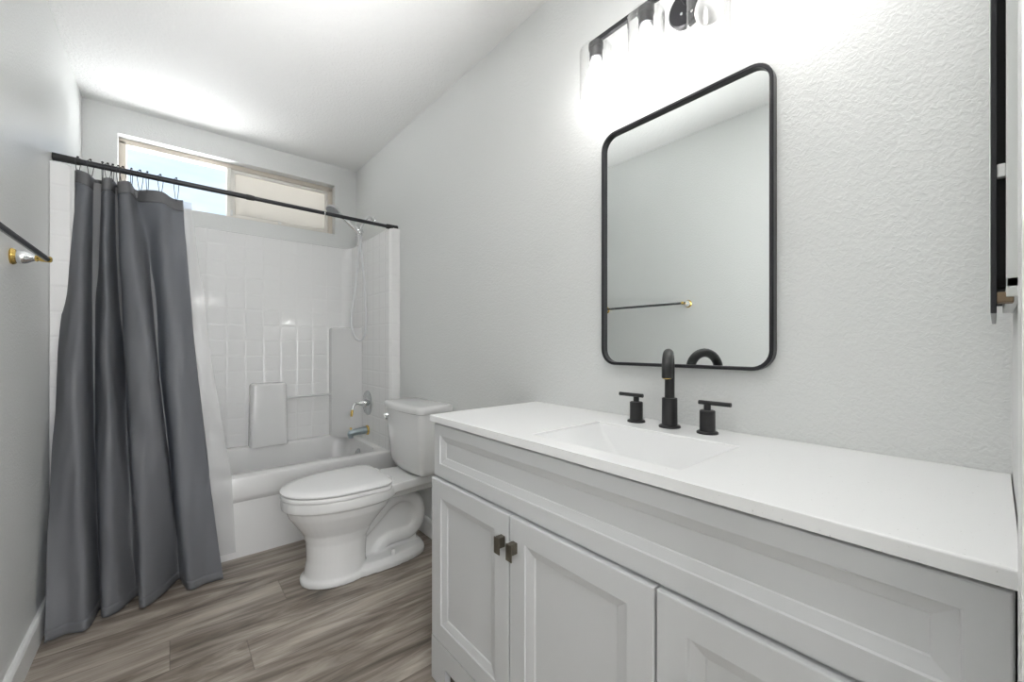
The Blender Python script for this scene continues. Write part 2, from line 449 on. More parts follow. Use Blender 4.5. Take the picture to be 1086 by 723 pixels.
bm = new(); frame_rect(bm, sx0, sx1, sz0, sz1, 0.022, YF+0.004, YF+0.03, wb=0.02)
sash = part('sash', bm, M['sash'], win, smooth=40)
bm = new(); box(bm, sx0+0.02, sx1-0.02, YF+0.014, YF+0.018, sz0+0.018, sz1-0.02); part('frosted_pane', bm, M['frosted'], win, sash)
bm = new(); box(bm, WX0+0.03, MX-0.02, YF+0.024, YF+0.028, WZ0+0.019, WZ1-0.03); part('clear_pane', bm, M['pane'], win)
bm = new(); box(bm, MX-0.001, MX+0.012, YF-0.016, YF+0.0, WZ0+0.024, WZ0+0.062, 0.004); part('latch', bm, M['trim'], win, smooth=40)
bm = new(); box(bm, 0.98, 1.0, YF-0.006, YF+0.006, sz0+0.004, sz0+0.018, 0.003); part('finger_pull', bm, M['trim'], win, smooth=40)

# ------------------------------------------------------------------ bathtub with tiled surround
TY0 = 2.495; RIM = 0.417; SI = 0.07; BK = 3.262; STOP = 1.842
tub = thing('bathtub', 'white one-piece bathtub and tile-embossed surround filling the alcove under the window', 'bathtub', (W/2, (TY0+D)/2, 0))
def rring(x0, x1, y0, y1, r, z, n=6): return [(x, y, z) for x, y in rrect(x0, x1, y0, y1, r, n)]
bm = new()
E = 0.002
outer = [rring(E, W-E, TY0+0.022, D-E, 0.004, 0.0), rring(E, W-E, TY0+0.018, D-E, 0.004, 0.285), rring(E, W-E, TY0+0.004, D-E, 0.004, 0.303),
         rring(E, W-E, TY0, D-E, 0.004, 0.318), rring(E, W-E, TY0, D-E, 0.004, RIM-0.018), rring(E, W-E, TY0+0.005, D-E, 0.004, RIM-0.005), rring(E, W-E, TY0+0.018, D-E, 0.004, RIM)]
bx0, bx1, by0, by1 = 0.11, W-0.105, TY0+0.085, BK-0.05
inner = [rring(bx0, bx1, by0, by1, 0.10, RIM), rring(bx0+0.008, bx1-0.006, by0+0.008, by1-0.008, 0.10, RIM-0.004), rring(bx0+0.016, bx1-0.010, by0+0.014, by1-0.014, 0.10, RIM-0.018),
         rring(bx0+0.07, bx1-0.03, by0+0.035, by1-0.035, 0.11, RIM-0.20), rring(bx0+0.12, bx1-0.05, by0+0.06, by1-0.06, 0.11, RIM-0.31), rring(bx0+0.20, bx1-0.11, by0+0.12, by1-0.12, 0.09, RIM-0.335)]
loft(bm, outer+inner, cap0=False, cap1=True)
part('tub_basin', bm, M['tub'], tub, smooth=35)
# surround walls: U-shaped shell with rounded inside corners
def U(ins, rr=0.075, n=7):
    P = [(E, TY0+0.004), (SI-0.012+ins, TY0+0.004), (SI+ins, TY0+0.018), (SI+ins, BK-rr)]
    for k in range(1, n+1):
        a = pi-pi/2*k/n; P.append((SI+ins+rr+rr*cos(a), BK-ins-rr+rr*sin(a)))
    for k in range(0, n+1):
        a = pi/2-pi/2*k/n; P.append((W-SI-ins-rr+rr*cos(a), BK-ins-rr+rr*sin(a)))
    P += [(W-SI-ins, TY0+0.018), (W-SI+0.012-ins, TY0+0.004), (W-E, TY0+0.004), (W-E, D-E), (E, D-E)]
    return P
bm = new()
def Uz(ins, z, shrink=0.0): return [(x, y, z) for x, y in U(ins)]
loft(bm, [Uz(0.0, RIM-0.002), Uz(0.0, STOP-0.014), Uz(-0.004, STOP-0.004), Uz(-0.014, STOP)])
part('surround', bm, M['tile'], tub, smooth=35)
# moulded soap tower, corner column, bar between
bm = new()
tz = 0.833
loft(bm, [rring(0.782-0.004, 1.00+0.004, 3.165, BK+0.01, 0.022, RIM-0.004), rring(0.785, 0.997, 3.168, BK+0.01, 0.022, tz-0.02), rring(0.789, 0.993, 3.172, BK+0.01, 0.020, tz-0.005), rring(0.80, 0.982, 3.183, BK+0.01, 0.014, tz)])
part('soap_tower', bm, M['tub'], tub, smooth=35)
bm = new()
cz = 1.222
def tri(i, z): return [(1.295+i*1.3, BK+0.02, z), (1.297+i*1.4, 3.20+i, z), (1.318+i, 3.172+i, z), (W-SI-0.015, 3.015+i*2, z), (W-SI+0.012, 2.99+i*2, z), (W-SI+0.012, BK+0.02, z)]
loft(bm, [tri(0, RIM-0.004), tri(0, cz-0.016), tri(0.004, cz-0.004), tri(0.013, cz)])
part('corner_column', bm, M['tub'], tub, smooth=30)
bm = new(); tube(bm, [(0.985, 3.205, 0.727), (1.315, 3.205, 0.727)], 0.008, 14); part('washcloth_bar', bm, M['acrylic'], tub, smooth=40)
bm = new(); lathe(bm, (W-0.135, 2.885, 0.335), (-1, 0, 0.25), [(0, 0.034), (0.006, 0.034), (0.011, 0.028), (0.012, 0)], 24)
part('overflow_cover', bm, M['brushed'], tub, smooth=40)

# tub valve, spout, shower head -------------------------------------------------
vx = W-SI
valve = thing('shower_valve', 'round chrome shower valve plate with brass-tipped lever above tub spout', 'shower valve', (vx, 2.879, 0.684))
o_ = (vx+0.001, 2.879, 0.684)
bm = new(); lathe(bm, o_, (-1, 0, 0), [(0, 0.086), (0.004, 0.086), (0.010, 0.079), (0.013, 0.055), (0.016, 0.03), (0.017, 0)], 36); part('escutcheon', bm, M['brushed'], valve, smooth=40)
bm = new(); lathe(bm, o_, (-1, 0, 0), [(0.012, 0.027), (0.035, 0.024), (0.055, 0.018), (0.066, 0.016), (0.070, 0)], 24); hub = part('hub', bm, M['chrome'], valve, smooth=40)
bm = new()
LP = catmull([(vx-0.055, 2.879, 0.684), (vx-0.085, 2.870, 0.688), (vx-0.105, 2.862, 0.672), (vx-0.115, 2.857, 0.645)], 5)
tube(bm, LP, [0.012-0.004*i/(len(LP)-1) for i in range(len(LP))], 12); part('lever', bm, M['chrome'], valve, smooth=50)
bm = new(); tube(bm, [(vx-0.115, 2.857, 0.647), (vx-0.120, 2.855, 0.620), (vx-0.123, 2.854, 0.603)], [0.0085, 0.0095, 0.007], 12); tag(part('lever_tip', bm, M['gold'], valve, smooth=50), 'brass lever tip')
spout = thing('tub_spout', 'blue-grey chrome tub spout with brass collar below the valve', 'tub spout', (vx, 2.879, 0.49))
bm = new()
def sp_ring(x, zc, ry, rz): return [(x, 2.879+ry*cos(2*pi*k/20), zc+rz*sin(2*pi*k/20)) for k in range(20)]
loft(bm, [sp_ring(vx-0.008, 0.492, 0.026, 0.027), sp_ring(vx-0.06, 0.491, 0.025, 0.025), sp_ring(vx-0.105, 0.488, 0.022, 0.023), sp_ring(vx-0.130, 0.482, 0.018, 0.020), sp_ring(vx-0.138, 0.478, 0.010, 0.012)])
tube(bm, [(vx-0.116, 2.879, 0.482), (vx-0.118, 2.879, 0.452)], [0.018, 0.016], 16)
part('spout_body', bm, mat('aged_chrome', (0.40, 0.47, 0.50), 0.3, 0.85), spout, smooth=50)
bm = new(); lathe(bm, (vx+0.001, 2.879, 0.492), (-1, 0, 0), [(0, 0.034), (0.009, 0.033), (0.013, 0.028), (0.0135, 0)], 28); tag(part('collar', bm, M['gold'], spout, smooth=40), 'brass collar')
bm = new(); lathe(bm, (vx-0.118, 2.879, 0.502), (0, 0, 1), [(0, 0.004), (0.012, 0.004), (0.013, 0.008), (0.02, 0.007), (0.022, 0)], 14); part('diverter_knob', bm, M['gold'], spout, smooth=40)

sh = thing('handheld_shower', 'chrome handheld shower head on wall arm with looping metal hose', 'shower', (W, 2.94, 1.97))
bm = new(); lathe(bm, (W, 2.94, 2.0), (-1, 0, 0), [(0, 0.028), (0.005, 0.027), (0.012, 0.014), (0.0125, 0)], 24); part('wall_flange', bm, M['chrome'], sh, smooth=40)
bm = new(); AP = catmull([(W-0.004, 2.94, 2.0), (W-0.035, 2.94, 2.018), (W-0.068, 2.94, 1.99), (1.41, 2.94, 1.905)], 6); tube(bm, AP, 0.0095, 14); part('arm', bm, M['chrome'], sh, smooth=50)
bm = new(); lathe(bm, (1.425, 2.94, 1.922), (-0.4, 0, -0.75), [(0, 0.014), (0.012, 0.018), (0.03, 0.018), (0.04, 0.013), (0.055, 0.012), (0.056, 0)], 20)
lathe(bm, (1.435, 2.94, 1.895), (-1, 0, 0.55), [(0, 0.013), (0.02, 0.019), (0.05, 0.019), (0.055, 0.015), (0.056, 0)], 20); part('bracket', bm, M['chrome'], sh, smooth=40)
hx, hz = 1.232, 2.012
bm = new(); HP = catmull([(1.425, 2.938, 1.872), (1.375, 2.935, 1.912), (1.32, 2.932, 1.955), (1.268, 2.93, 1.992)], 5)
tube(bm, HP, [0.011+0.006*i/(len(HP)-1) for i in range(len(HP))], 14); part('handle', bm, M['chrome'], sh, smooth=50)
bm = new(); hd = Vector((-0.50, -0.22, -0.84)); lathe(bm, Vector((hx, 2.93, hz))-hd*0.012, hd, [(-0.012, 0), (-0.010, 0.025), (0.004, 0.046), (0.014, 0.051), (0.022, 0.050), (0.024, 0.047)], 30); hb = part('spray_head', bm, M['chrome'], sh, smooth=40)
bm = new(); lathe(bm, Vector((hx, 2.93, hz))-hd*0.012, hd, [(0.0235, 0.047), (0.0255, 0.045), (0.026, 0)], 30)
part('spray_face', bm, mat('spray_nozzles', (0.30, 0.31, 0.32), 0.35), sh, hb, smooth=40)
bm = new(); tube(bm, catmull([(1.425, 2.938, 1.872), (1.41, 2.93, 1.80), (1.378, 2.925, 1.50), (1.345, 2.915, 1.28), (1.362, 2.90, 1.155), (1.405, 2.875, 1.128), (1.425, 2.855, 1.22), (1.424, 2.865, 1.45), (1.416, 2.90, 1.70), (1.412, 2.935, 1.885)], 8), 0.0078, 10); part('hose', bm, M['hose'], sh, smooth=60)

# ------------------------------------------------------------------ toilet
TYC = 2.052
toi = thing('toilet', 'white elongated two-piece toilet with closed lid between vanity and tub', 'toilet', (W-0.40, TYC, 0))
def egg(f0, f1, hw, z, n=40, fc=None, pw=2.2, sq=0):
    """outline, f = distance from the right wall; f1 = front tip; widest part sits nearer the back"""
    if fc is None: fc = f0+(f1-f0)*0.42
    out = []
    for k in range(n):
        a = 2*pi*k/n; c, s = cos(a), sin(a)
        rf = (f1-fc) if c > 0 else (fc-f0)
        p = 2.0 if c > 0 else pw+0.6
        p = p if c > 0 or not sq else sq
        ff = fc+rf*math.copysign(abs(c)**(2/p), c); yy = hw*math.copysign(abs(s)**(2/p), s)
        out.append((W-ff, TYC+yy, z))
    return out
bm = new()
# bowl and front pedestal
loft(bm, [egg(0.40, 0.690, 0.132, 0.0), egg(0.40, 0.690, 0.132, 0.022), egg(0.405, 0.672, 0.120, 0.034), egg(0.405, 0.662, 0.114, 0.10), egg(0.40, 0.664, 0.113, 0.18), egg(0.375, 0.676, 0.122, 0.225),
          egg(0.34, 0.706, 0.146, 0.27), egg(0.30, 0.735, 0.168, 0.315), egg(0.29, 0.746, 0.176, 0.342), egg(0.285, 0.748, 0.177, 0.350), egg(0.26, 0.764, 0.190, 0.356), egg(0.255, 0.766, 0.192, 0.372), egg(0.255, 0.766, 0.192, 0.402)])
# low foot plate
loft(bm, [egg(0.085, 0.690, 0.132, 0.0, fc=0.33), egg(0.085, 0.690, 0.132, 0.024, fc=0.33), egg(0.092, 0.675, 0.122, 0.036, fc=0.33), egg(0.10, 0.64, 0.108, 0.048, fc=0.33)])
# deck under the tank
def deck(f0, f1, h0, h1, z): return [(W-f0, TYC-h0, z), (W-f0, TYC+h0, z), (W-f1, TYC+h1, z), (W-f1, TYC-h1, z)]
loft(bm, [deck(0.05, 0.36, 0.075, 0.10, 0.325), deck(0.04, 0.38, 0.105, 0.14, 0.360), deck(0.035, 0.40, 0.115, 0.165, 0.372), deck(0.035, 0.40, 0.115, 0.165, 0.412)])
# web inside the trapway arch
box(bm, W-0.46, W-0.12, TYC-0.018, TYC+0.018, 0.0, 0.30)
pp = [(0.475, 0.125), (0.41, 0.168), (0.345, 0.222), (0.28, 0.276), (0.205, 0.298), (0.138, 0.270), (0.106, 0.205), (0.116, 0.135), (0.165, 0.098), (0.235, 0.096), (0.295, 0.088), (0.332, 0.055), (0.342, 0.01)]
tube(bm, catmull([(W-f, TYC, z) for f, z in pp], 6), 0.040, 18)
bowl = part('bowl', bm, M['porcelain'], toi, smooth=180)
md = bowl.modifiers.new('fuse', 'REMESH'); md.mode = 'VOXEL'; md.voxel_size = 0.0045; md.use_smooth_shade = True
ms = bowl.modifiers.new('soften', 'SMOOTH'); ms.factor = 0.5; ms.iterations = 9
def slab(rings, name, m, **k):
    bm = new(); loft(bm, rings); return part(name, bm, m, toi, smooth=40, **k)
def lidr(i, z, b=0.0): return egg(0.312+b, 0.768-i, 0.190-i, z, fc=0.50, sq=7.0)
slab([lidr(0.004, 0.4035), lidr(0.0, 0.408), lidr(0.0, 0.418), lidr(0.004, 0.4225)], 'seat', M['seat'])
slab([lidr(0.003, 0.4265), lidr(-0.002, 0.431), lidr(-0.002, 0.437), lidr(0.006, 0.4435, 0.004), lidr(0.04, 0.448, 0.02), lidr(0.10, 0.450, 0.06)], 'lid', M['seat'])
for s in (-1, 1):
    bm = new(); lathe(bm, (W-0.302, TYC+s*0.075-0.02, 0.424), (0, 1, 0), [(0, 0.012), (0.04, 0.012)], 16); box(bm, W-0.314, W-0.285, TYC+s*0.075-0.018, TYC+s*0.075+0.018, 0.405, 0.424, 0.003)
    part('seat_hinge', bm, M['seat'], toi, smooth=40)
def tk(f0, f1, hw, z, bulge, r=0.03, n=5):
    """tank outline: flat back, gently bowed front, rounded corners"""
    pts = [(f0, -hw+r*0.6), (f0, hw-r*0.6)]
    for k in range(n+1):
        a = pi/2-pi/2*k/n; pts.append((f1-r+r*cos(a), hw-r+r*sin(a)))
    for k in range(1, 8):
        t = k/8; y = (hw-r)*(1-2*t); pts.append((f1+bulge*(1-(1-2*t)**2), y))
    for k in range(n+1):
        a = -pi/2*k/n; pts.append((f1-r+r*cos(a), -hw+r+r*sin(a)))
    return [(W-f, TYC+y, z) for f, y in pts]
bm = new()
loft(bm, [tk(0.045, 0.155, 0.150, 0.413, 0.008), tk(0.035, 0.175, 0.180, 0.428, 0.012), tk(0.03, 0.182, 0.192, 0.46, 0.016), tk(0.022, 0.194, 0.206, 0.62, 0.018), tk(0.018, 0.200, 0.212, 0.742, 0.018)])
part('tank', bm, M['porcelain'], toi, smooth=50)
bm = new()
loft(bm, [tk(0.014, 0.203, 0.216, 0.7425, 0.020), tk(0.010, 0.210, 0.222, 0.747, 0.020), tk(0.008, 0.212, 0.224, 0.765, 0.020), tk(0.010, 0.208, 0.220, 0.775, 0.020), tk(0.018, 0.198, 0.210, 0.780, 0.019), tk(0.04, 0.175, 0.185, 0.7815, 0.017)])
part('tank_lid', bm, M['porcelain'], toi, smooth=50)
bm = new(); ly = TYC+0.165
lathe(bm, (W-0.203, ly, 0.702), (-1, 0, 0), [(-0.006, 0.014), (0.006, 0.014), (0.012, 0.010), (0.022, 0.009), (0.024, 0)], 18)
tube(bm, [(W-0.222, ly+0.004, 0.702), (W-0.228, ly-0.02, 0.699), (W-0.234, ly-0.055, 0.692)], [0.006, 0.006, 0.0075], 10)
part('flush_lever', bm, M['chrome'], toi, smooth=50)
for s in (-1, 1):
    bm = new(); lathe(bm, (W-0.285, TYC+s*0.094, 0.04), (0, 0, 1), [(0, 0.013), (0.02, 0.0125), (0.028, 0.009), (0.031, 0)], 18); part('bolt_cap', bm, M['seat'], toi, smooth=50)

# ------------------------------------------------------------------ vanity cabinet
VX = 1.037                # door faces
VY0, VY1 = 0.006, 1.214
CT, CB = 0.861, 0.840     # counter top and underside
van = thing('vanity_cabinet', 'long white three-door vanity cabinet along the right wall', 'vanity cabinet', ((VX+W)/2, 0.61, 0))
bm = new()
bx = VX+0.02
box(bm, bx, W-0.003, VY0, VY0+0.018, 0.0, CB); box(bm, bx, W-0.003, VY1-0.018, VY1, 0.0, CB)
box(bm, W-0.02, W-0.003, VY0+0.017, VY1-0.017, 0.05, CB); box(bm, bx, W-0.02, VY0+0.017, VY1-0.017, 0.12, 0.138)
box(bm, bx, bx+0.018, VY0+0.017, VY1-0.017, 0.138, CB)
part('carcass', bm, M['cabinet'], van)
def shaker(name, y0, y1, z0, z1, xf, th, stile, rt, rb, slope=0.020):
    """framed panel facing -X"""
    bm = new(); e = 0.0025
    def rect(iy, izt, izb, x): return [(x, y0+iy, z0+izb), (x, y1-iy, z0+izb), (x, y1-iy, z1-izt), (x, y0+iy, z1-izt)]
    rings = [rect(0, 0, 0, xf+th), rect(0, 0, 0, xf+e), rect(e*0.3, e*0.3, e*0.3, xf+e*0.3), rect(e, e, e, xf)]
    for d, x in ((0, 0), (0.0022, 0.0035), (0.0055, 0.0042), (slope, 0.0085), (slope+0.0025, 0.0115)):
        rings.append(rect(stile+d, rt+d*0.85, rb+d*0.85, xf+x))
    loft(bm, rings)
    return part(name, bm, M['cabinet'], van)
tag(shaker('apron_panel', VY0+0.001, VY1-0.002, 0.664, CB-0.008, VX+0.009, 0.012, 0.036, 0.034, 0.042, 0.024), 'long fixed panel under the counter')
DZ0, DZ1 = 0.143, 0.657
edges = [VY0+0.001, 0.4075, 0.8135, VY1]
doors = []
for i in range(3):
    d = shaker('door', edges[i]+0.0024, edges[i+1]-0.0024, DZ0, DZ1, VX, 0.0195, 0.056, 0.054, 0.056, 0.026)
    doors.append(d)
def pull(parent, y, z):
    bm = new(); box(bm, VX-0.022, VX-0.0185, y-0.011, y+0.011, z-0.021, z+0.021, 0.0008, 1)
    box(bm, VX-0.019, VX+0.001, y-0.0085, y+0.0085, z-0.006, z+0.021, 0.0008, 1)
    part('pull', bm, M['pewter'], van, parent)
pull(doors[2], 0.8135+0.024, 0.578); pull(doors[1], 0.8135-0.024, 0.578); pull(doors[0], 0.032, 0.578)
# plinth rail with a stepped foot cut-out
bm = new(); z1 = DZ0-0.004
poly = [(VY0, 0), (VY0+0.085, 0), (VY0+0.085, 0.072), (VY1-0.085, 0.072), (VY1-0.085, 0), (VY1, 0), (VY1, z1), (VY0, z1)]
loft(bm, [[(VX+0.001, y, z) for y, z in poly], [(VX+0.0205, y, z) for y, z in poly]])
part('plinth', bm, M['cabinet'], van)

# countertop with integral basin
ctp = thing('countertop', 'white quartz countertop with integral rectangular sink on the vanity cabinet', 'countertop', ((VX+W)/2, 0.61, CB))
SX0, SX1, SY0, SY1 = 1.096, 1.364, 0.393, 0.786
bm = new()
xs = [VX-0.002, SX0, SX1, W-0.001]; ys = [0.002, SY0, SY1, VY1+0.008]
def ring3(z):
    return [[bm.verts.new((x, y, z)) for x in xs] for y in ys]
t_, b_ = ring3(CT), ring3(CB)
for j in range(3):
    for i in range(3):
        if i == 1 and j == 1: continue
        bm.faces.new((t_[j][i], t_[j][i+1], t_[j+1][i+1], t_[j+1][i])); bm.faces.new((b_[j][i], b_[j+1][i], b_[j+1][i+1], b_[j][i+1]))
for i in range(3):
    bm.faces.new((t_[0][i], b_[0][i], b_[0][i+1], t_[0][i+1])); bm.faces.new((t_[3][i], t_[3][i+1], b_[3][i+1], b_[3][i]))
    bm.faces.new((t_[i][0], t_[i+1][0], b_[i+1][0], b_[i][0])); bm.faces.new((t_[i][3], b_[i][3], b_[i+1][3], t_[i+1][3]))
for a, b in (((1, 1), (1, 2)), ((1, 2), (2, 2)), ((2, 2), (2, 1)), ((2, 1), (1, 1))):
    bm.faces.new((t_[a[0]][a[1]], t_[b[0]][b[1]], b_[b[0]][b[1]], b_[a[0]][a[1]]))
be = [e for e in bm.edges if all(abs(v.co.z-CT) < 1e-6 for v in e.verts) and (all(abs(v.co.x-xs[0]) < 1e-6 for v in e.verts) or all(abs(v.co.y-ys[3]) < 1e-6 for v in e.verts)
      or (all(SX0-1e-6 < v.co.x < SX1+1e-6 and SY0-1e-6 < v.co.y < SY1+1e-6 for v in e.verts)))]
bmesh.ops.bevel(bm, geom=be, offset=0.0035, segments=3, profile=0.5, affect='EDGES')
part('slab', bm, M['quartz'], ctp)
bm = new()
def brect(ix0, ix1, iy0, iy1, z, r): return rring(SX0+ix0, SX1-ix1, SY0+iy0, SY1-iy1, r, z, 4)
loft(bm, [brect(-0.012, -0.012, -0.012, -0.012, CB-0.012, 0.006), brect(-0.012, -0.012, -0.012, -0.012, CB+0.0, 0.006), brect(0.0008, 0.0008, 0.0008, 0.0008, CB+0.0005, 0.002), brect(0.0008, 0.0008, 0.0008, 0.0008, CT-0.0042, 0.002), brect(0.004, 0.004, 0.006, 0.006, CT-0.009, 0.005),
          brect(0.045, 0.045, 0.125, 0.10, CT-0.085, 0.02), brect(0.06, 0.06, 0.15, 0.13, CT-0.098, 0.02)], cap0=False)
part('sink_basin', bm, M['basin'], ctp, smooth=30)
bm = new(); lathe(bm, ((SX0+SX1)/2, 0.595, CT-0.0985), (0, 0, 1), [(0, 0.024), (0.003, 0.023), (0.004, 0.017), (0.006, 0.015), (0.008, 0)], 24); part('drain', bm, M['black'], ctp, smooth=40)

# faucet
FX, FY = 1.446, 0.604
fau = thing('faucet', 'matte black widespread faucet with arched spout and two lever handles', 'faucet', (FX, FY, CT))
bm = new(); lathe(bm, (FX, FY, CT), (0, 0, 1), [(0, 0.029), (0.004, 0.029), (0.006, 0.027), (0.0065, 0.0205), (0.080, 0.0205), (0.082, 0.019), (0.0825, 0.0)], 32); part('spout_base', bm, M['black'], fau, smooth=40)
dv = Vector((-0.905, -0.425, 0)); R_ = 0.050; zc = 1.017
SP = [Vector((FX, FY, CT+0.075)), Vector((FX, FY, 0.98)), Vector((FX, FY, zc))]
for k in range(1, 17):
    a = pi*k/16; SP.append(Vector((FX, FY, zc))+dv*(R_-R_*cos(a))+Vector((0, 0, R_*sin(a))))
SP.append(SP[-1]+Vector((0, 0, -0.012)))
bm = new(); tube(bm, SP, 0.0132, 22); spo = part('spout', bm, M['black'], fau, smooth=50)
bm = new(); lathe(bm, SP[-1]+Vector((0, 0, 0.001)), (0, 0, -1), [(0, 0.0105), (0.003, 0.0105), (0.0035, 0.008), (0.002, 0)], 20); tag(part('aerator', bm, M['gold'], fau, spo, smooth=40), 'brass aerator ring')
for hy, l0, l1 in ((FY+0.106, -0.022, 0.058), (FY-0.104, -0.058, 0.022)):
    bm = new(); lathe(bm, (FX, hy, CT), (0, 0, 1), [(0, 0.026), (0.004, 0.026), (0.006, 0.024), (0.0065, 0.0188), (0.058, 0.0188), (0.060, 0.017), (0.0605, 0.0085), (0.075, 0.0085), (0.076, 0)], 28)
    h = part('handle', bm, M['black'], fau, smooth=40)
    bm = new(); tube(bm, [(FX, hy+l0, CT+0.079), (FX, hy+l1, CT+0.079)], 0.0056, 14); part('lever', bm, M['black'], fau, h, smooth=40)

# ------------------------------------------------------------------ wall mirror
mir = thing('wall_mirror', 'black framed round-cornered mirror on the wall above the sink', 'mirror', (W, 0.62, 1.41))
MY0, MY1, MZ0, MZ1 = 0.364, 0.877, 1.025, 1.793
def yz(i, x, r): return [(x, a, b) for a, b in rrect(MY0+i, MY1-i, MZ0+i, MZ1-i, r, 8)]
bm = new(); fx = W-0.025
loft(bm, [yz(0, W-0.0005, 0.052), yz(0, fx+0.002, 0.052), yz(0.002, fx, 0.050), yz(0.008, fx, 0.044), yz(0.0095, fx+0.0015, 0.0425), yz(0.0095, W-0.008, 0.0425), yz(0.0096, W-0.0005, 0.0425)], cap0=False, cap1=False)
part('frame', bm, M['gunmetal'], mir, smooth=40)
bm = new(); loft(bm, [yz(0.0092, W-0.013, 0.043), yz(0.0092, W-0.002, 0.043)]); part('glass', bm, M['mirror'], mir)

# ------------------------------------------------------------------ vanity light
VL = thing('vanity_light', 'black four-bulb vanity light with clear glass shades above the mirror', 'wall light', (W, 0.585, 2.06))
LX = 1.428; LZ = 2.060
LY = (0.846, 0.667, 0.489, 0.311); LC = 0.5785
bm = new(); lathe(bm, (W, LC+0.008, 2.053), (-1, 0, 0), [(0, 0.053), (0.014, 0.053), (0.018, 0.049), (0.019, 0)], 40); bp_ = part('backplate', bm, M['gunmetal'], VL, smooth=40)
for yy, zz in ((LC+0.018, 2.036), (LC-0.012, 2.026)):
    bm = new(); lathe(bm, (W-0.018, yy, zz), (-1, 0, 0), [(0, 0.0042), (0.004, 0.004), (0.006, 0)], 12); part('screw', bm, M['chrome'], VL, bp_, smooth=40)
bm = new(); tube(bm, [(W-0.016, LC+0.004, 2.062), (LX+0.004, LC, LZ+0.006)], 0.008, 14); part('arm', bm, M['gunmetal'], VL, smooth=40)
bm = new(); box(bm, LX-0.007, LX+0.007, LY[3]-0.014, LY[0]+0.014, LZ, LZ+0.014, 0.001, 1); part('bar', bm, M['gunmetal'], VL)
def lamp(y, lit):
    bm = new(); lathe(bm, (LX, y, LZ+0.001), (0, 0, -1), [(0, 0.020), (0.004, 0.024), (0.018, 0.024), (0.020, 0.021), (0.026, 0.0205), (0.050, 0.0205), (0.051, 0.016), (0.0515, 0)], 28)
    s = part('socket', bm, M['gunmetal'], VL, smooth=40)
    bm = new(); r0, r1 = 0.0525, 0.0503; zt, zb = LZ-0.020, 1.873
    lathe(bm, (LX, y, zt), (0, 0, -1), [(0.0, 0.0215), (0.0, 0.048), (0.0015, 0.051), (0.004, r0), (zt-zb, r0), (zt-zb, r1), (0.0055, r1), (0.0025, 0.048), (0.0022, 0.0215)], 48, caps=False)
    part('shade', bm, M['glass'], VL, smooth=40)
    bm = new(); t0 = LZ-0.050
    lathe(bm, (LX, y, t0), (0, 0, -1), [(-0.001, 0.0135), (0.004, 0.0145), (0.018, 0.016), (0.030, 0.020), (0.042, 0.027), (0.056, 0.0320), (0.068, 0.033), (0.080, 0.0305), (0.090, 0.0230), (0.097, 0.012), (0.099, 0)], 28)
    b = part('bulb', bm, M['bulb'] if lit else M['bulb_off'], VL, s, smooth=60)
    if not lit: b['label'] = 'unlit white bulb'
for k, y in enumerate(LY): lamp(y, k != 2)

# added flush ceiling fill, out of view, to brighten the counter from above
CL = thing('ceiling_fill', 'added round white ceiling fill lamp near the doorway, out of view', 'added fill lamp', (0.72, 0.36, 2.45))
bm = new(); lathe(bm, (0.72, 0.36, 2.4575), (0, 0, -1), [(-0.004, 0.165), (0.02, 0.165), (0.028, 0.158), (0.028, 0.146), (0.02, 0.145)], 40, caps=False); part('rim', bm, M['trim'], CL, smooth=40)
bm = new(); lathe(bm, (0.72, 0.36, 2.4575), (0, 0, -1), [(0.018, 0.146), (0.032, 0.135), (0.040, 0.10), (0.044, 0.05), (0.045, 0)], 40); part('diffuser', bm, emit('ceiling_fill_diffuser', (1, 0.985, 0.965), CEILING_FILL_GAIN), CL, smooth=60)

# ------------------------------------------------------------------ towel bar on the left wall
TB = thing('towel_bar', 'dark metal towel bar on brass and chrome posts, left wall', 'towel bar', (0, 1.66, 1.365))
TZ, TX = 1.366, 0.076
for y in (1.33, 1.985):
    bm = new(); lathe(bm, (0, y, TZ), (1, 0, 0), [(0, 0.024), (0.004, 0.026), (0.008, 0.024), (0.011, 0.021), (0.0115, 0)], 26); p = part('wall_flange', bm, M['gold'], TB, smooth=40)
    bm = new(); lathe(bm, (0, y, TZ), (1, 0, 0), [(0.010, 0.018), (0.016, 0.021), (0.024, 0.0215), (0.034, 0.018), (0.044, 0.0115), (0.050, 0.009), (0.0505, 0)], 26); part('post', bm, M['chrome'], TB, smooth=40)
    bm = new(); lathe(bm, (0, y, TZ), (1, 0, 0), [(0.049, 0.0085), (0.054, 0.010), (0.058, 0.007), (0.064, 0.009), (0.072, 0.0095), (TX+0.007, 0.0095), (TX+0.0105, 0.006), (TX+0.011, 0)], 20); part('finial', bm, M['gold'], TB, smooth=40)
bm = new(); tube(bm, [(TX, 1.315, TZ), (TX, 1.992, TZ)], 0.0080, 16); part('bar', bm, M['towelbar'], TB, smooth=40)

# ------------------------------------------------------------------ medicine cabinet on the end wall
MC = thing('medicine_cabinet', 'medicine cabinet with mirror door ajar on the end wall, right edge', 'medicine cabinet', (1.30, 0, 1.40))
mx0, mx1, mz0, mz1 = 1.10, 1.46, 1.125, 1.80
bm = new(); frame_rect(bm, mx0, mx1, mz0+0.018, mz1, 0.022, 0.0, 0.0118, 0.001); part('flange', bm, M['metalbox'], MC)
bm = new(); box(bm, mx0+0.020, mx1-0.020, 0.0006, 0.004, mz0+0.036, mz1-0.02); part('interior_shade', bm, M['dark'], MC)  # black sheet standing in for the shade inside the white box
bm = new(); box(bm, mx0+0.0, mx1, 0.0185, 0.0232, mz0, mz1, 0.0008, 1); dr = part('mirror_door', bm, M['gunmetal'], MC)
bm = new(); box(bm, mx0+0.006, mx1-0.006, 0.0230, 0.0238, mz0+0.006, mz1-0.006); part('glass', bm, M['mirror'], MC, dr)
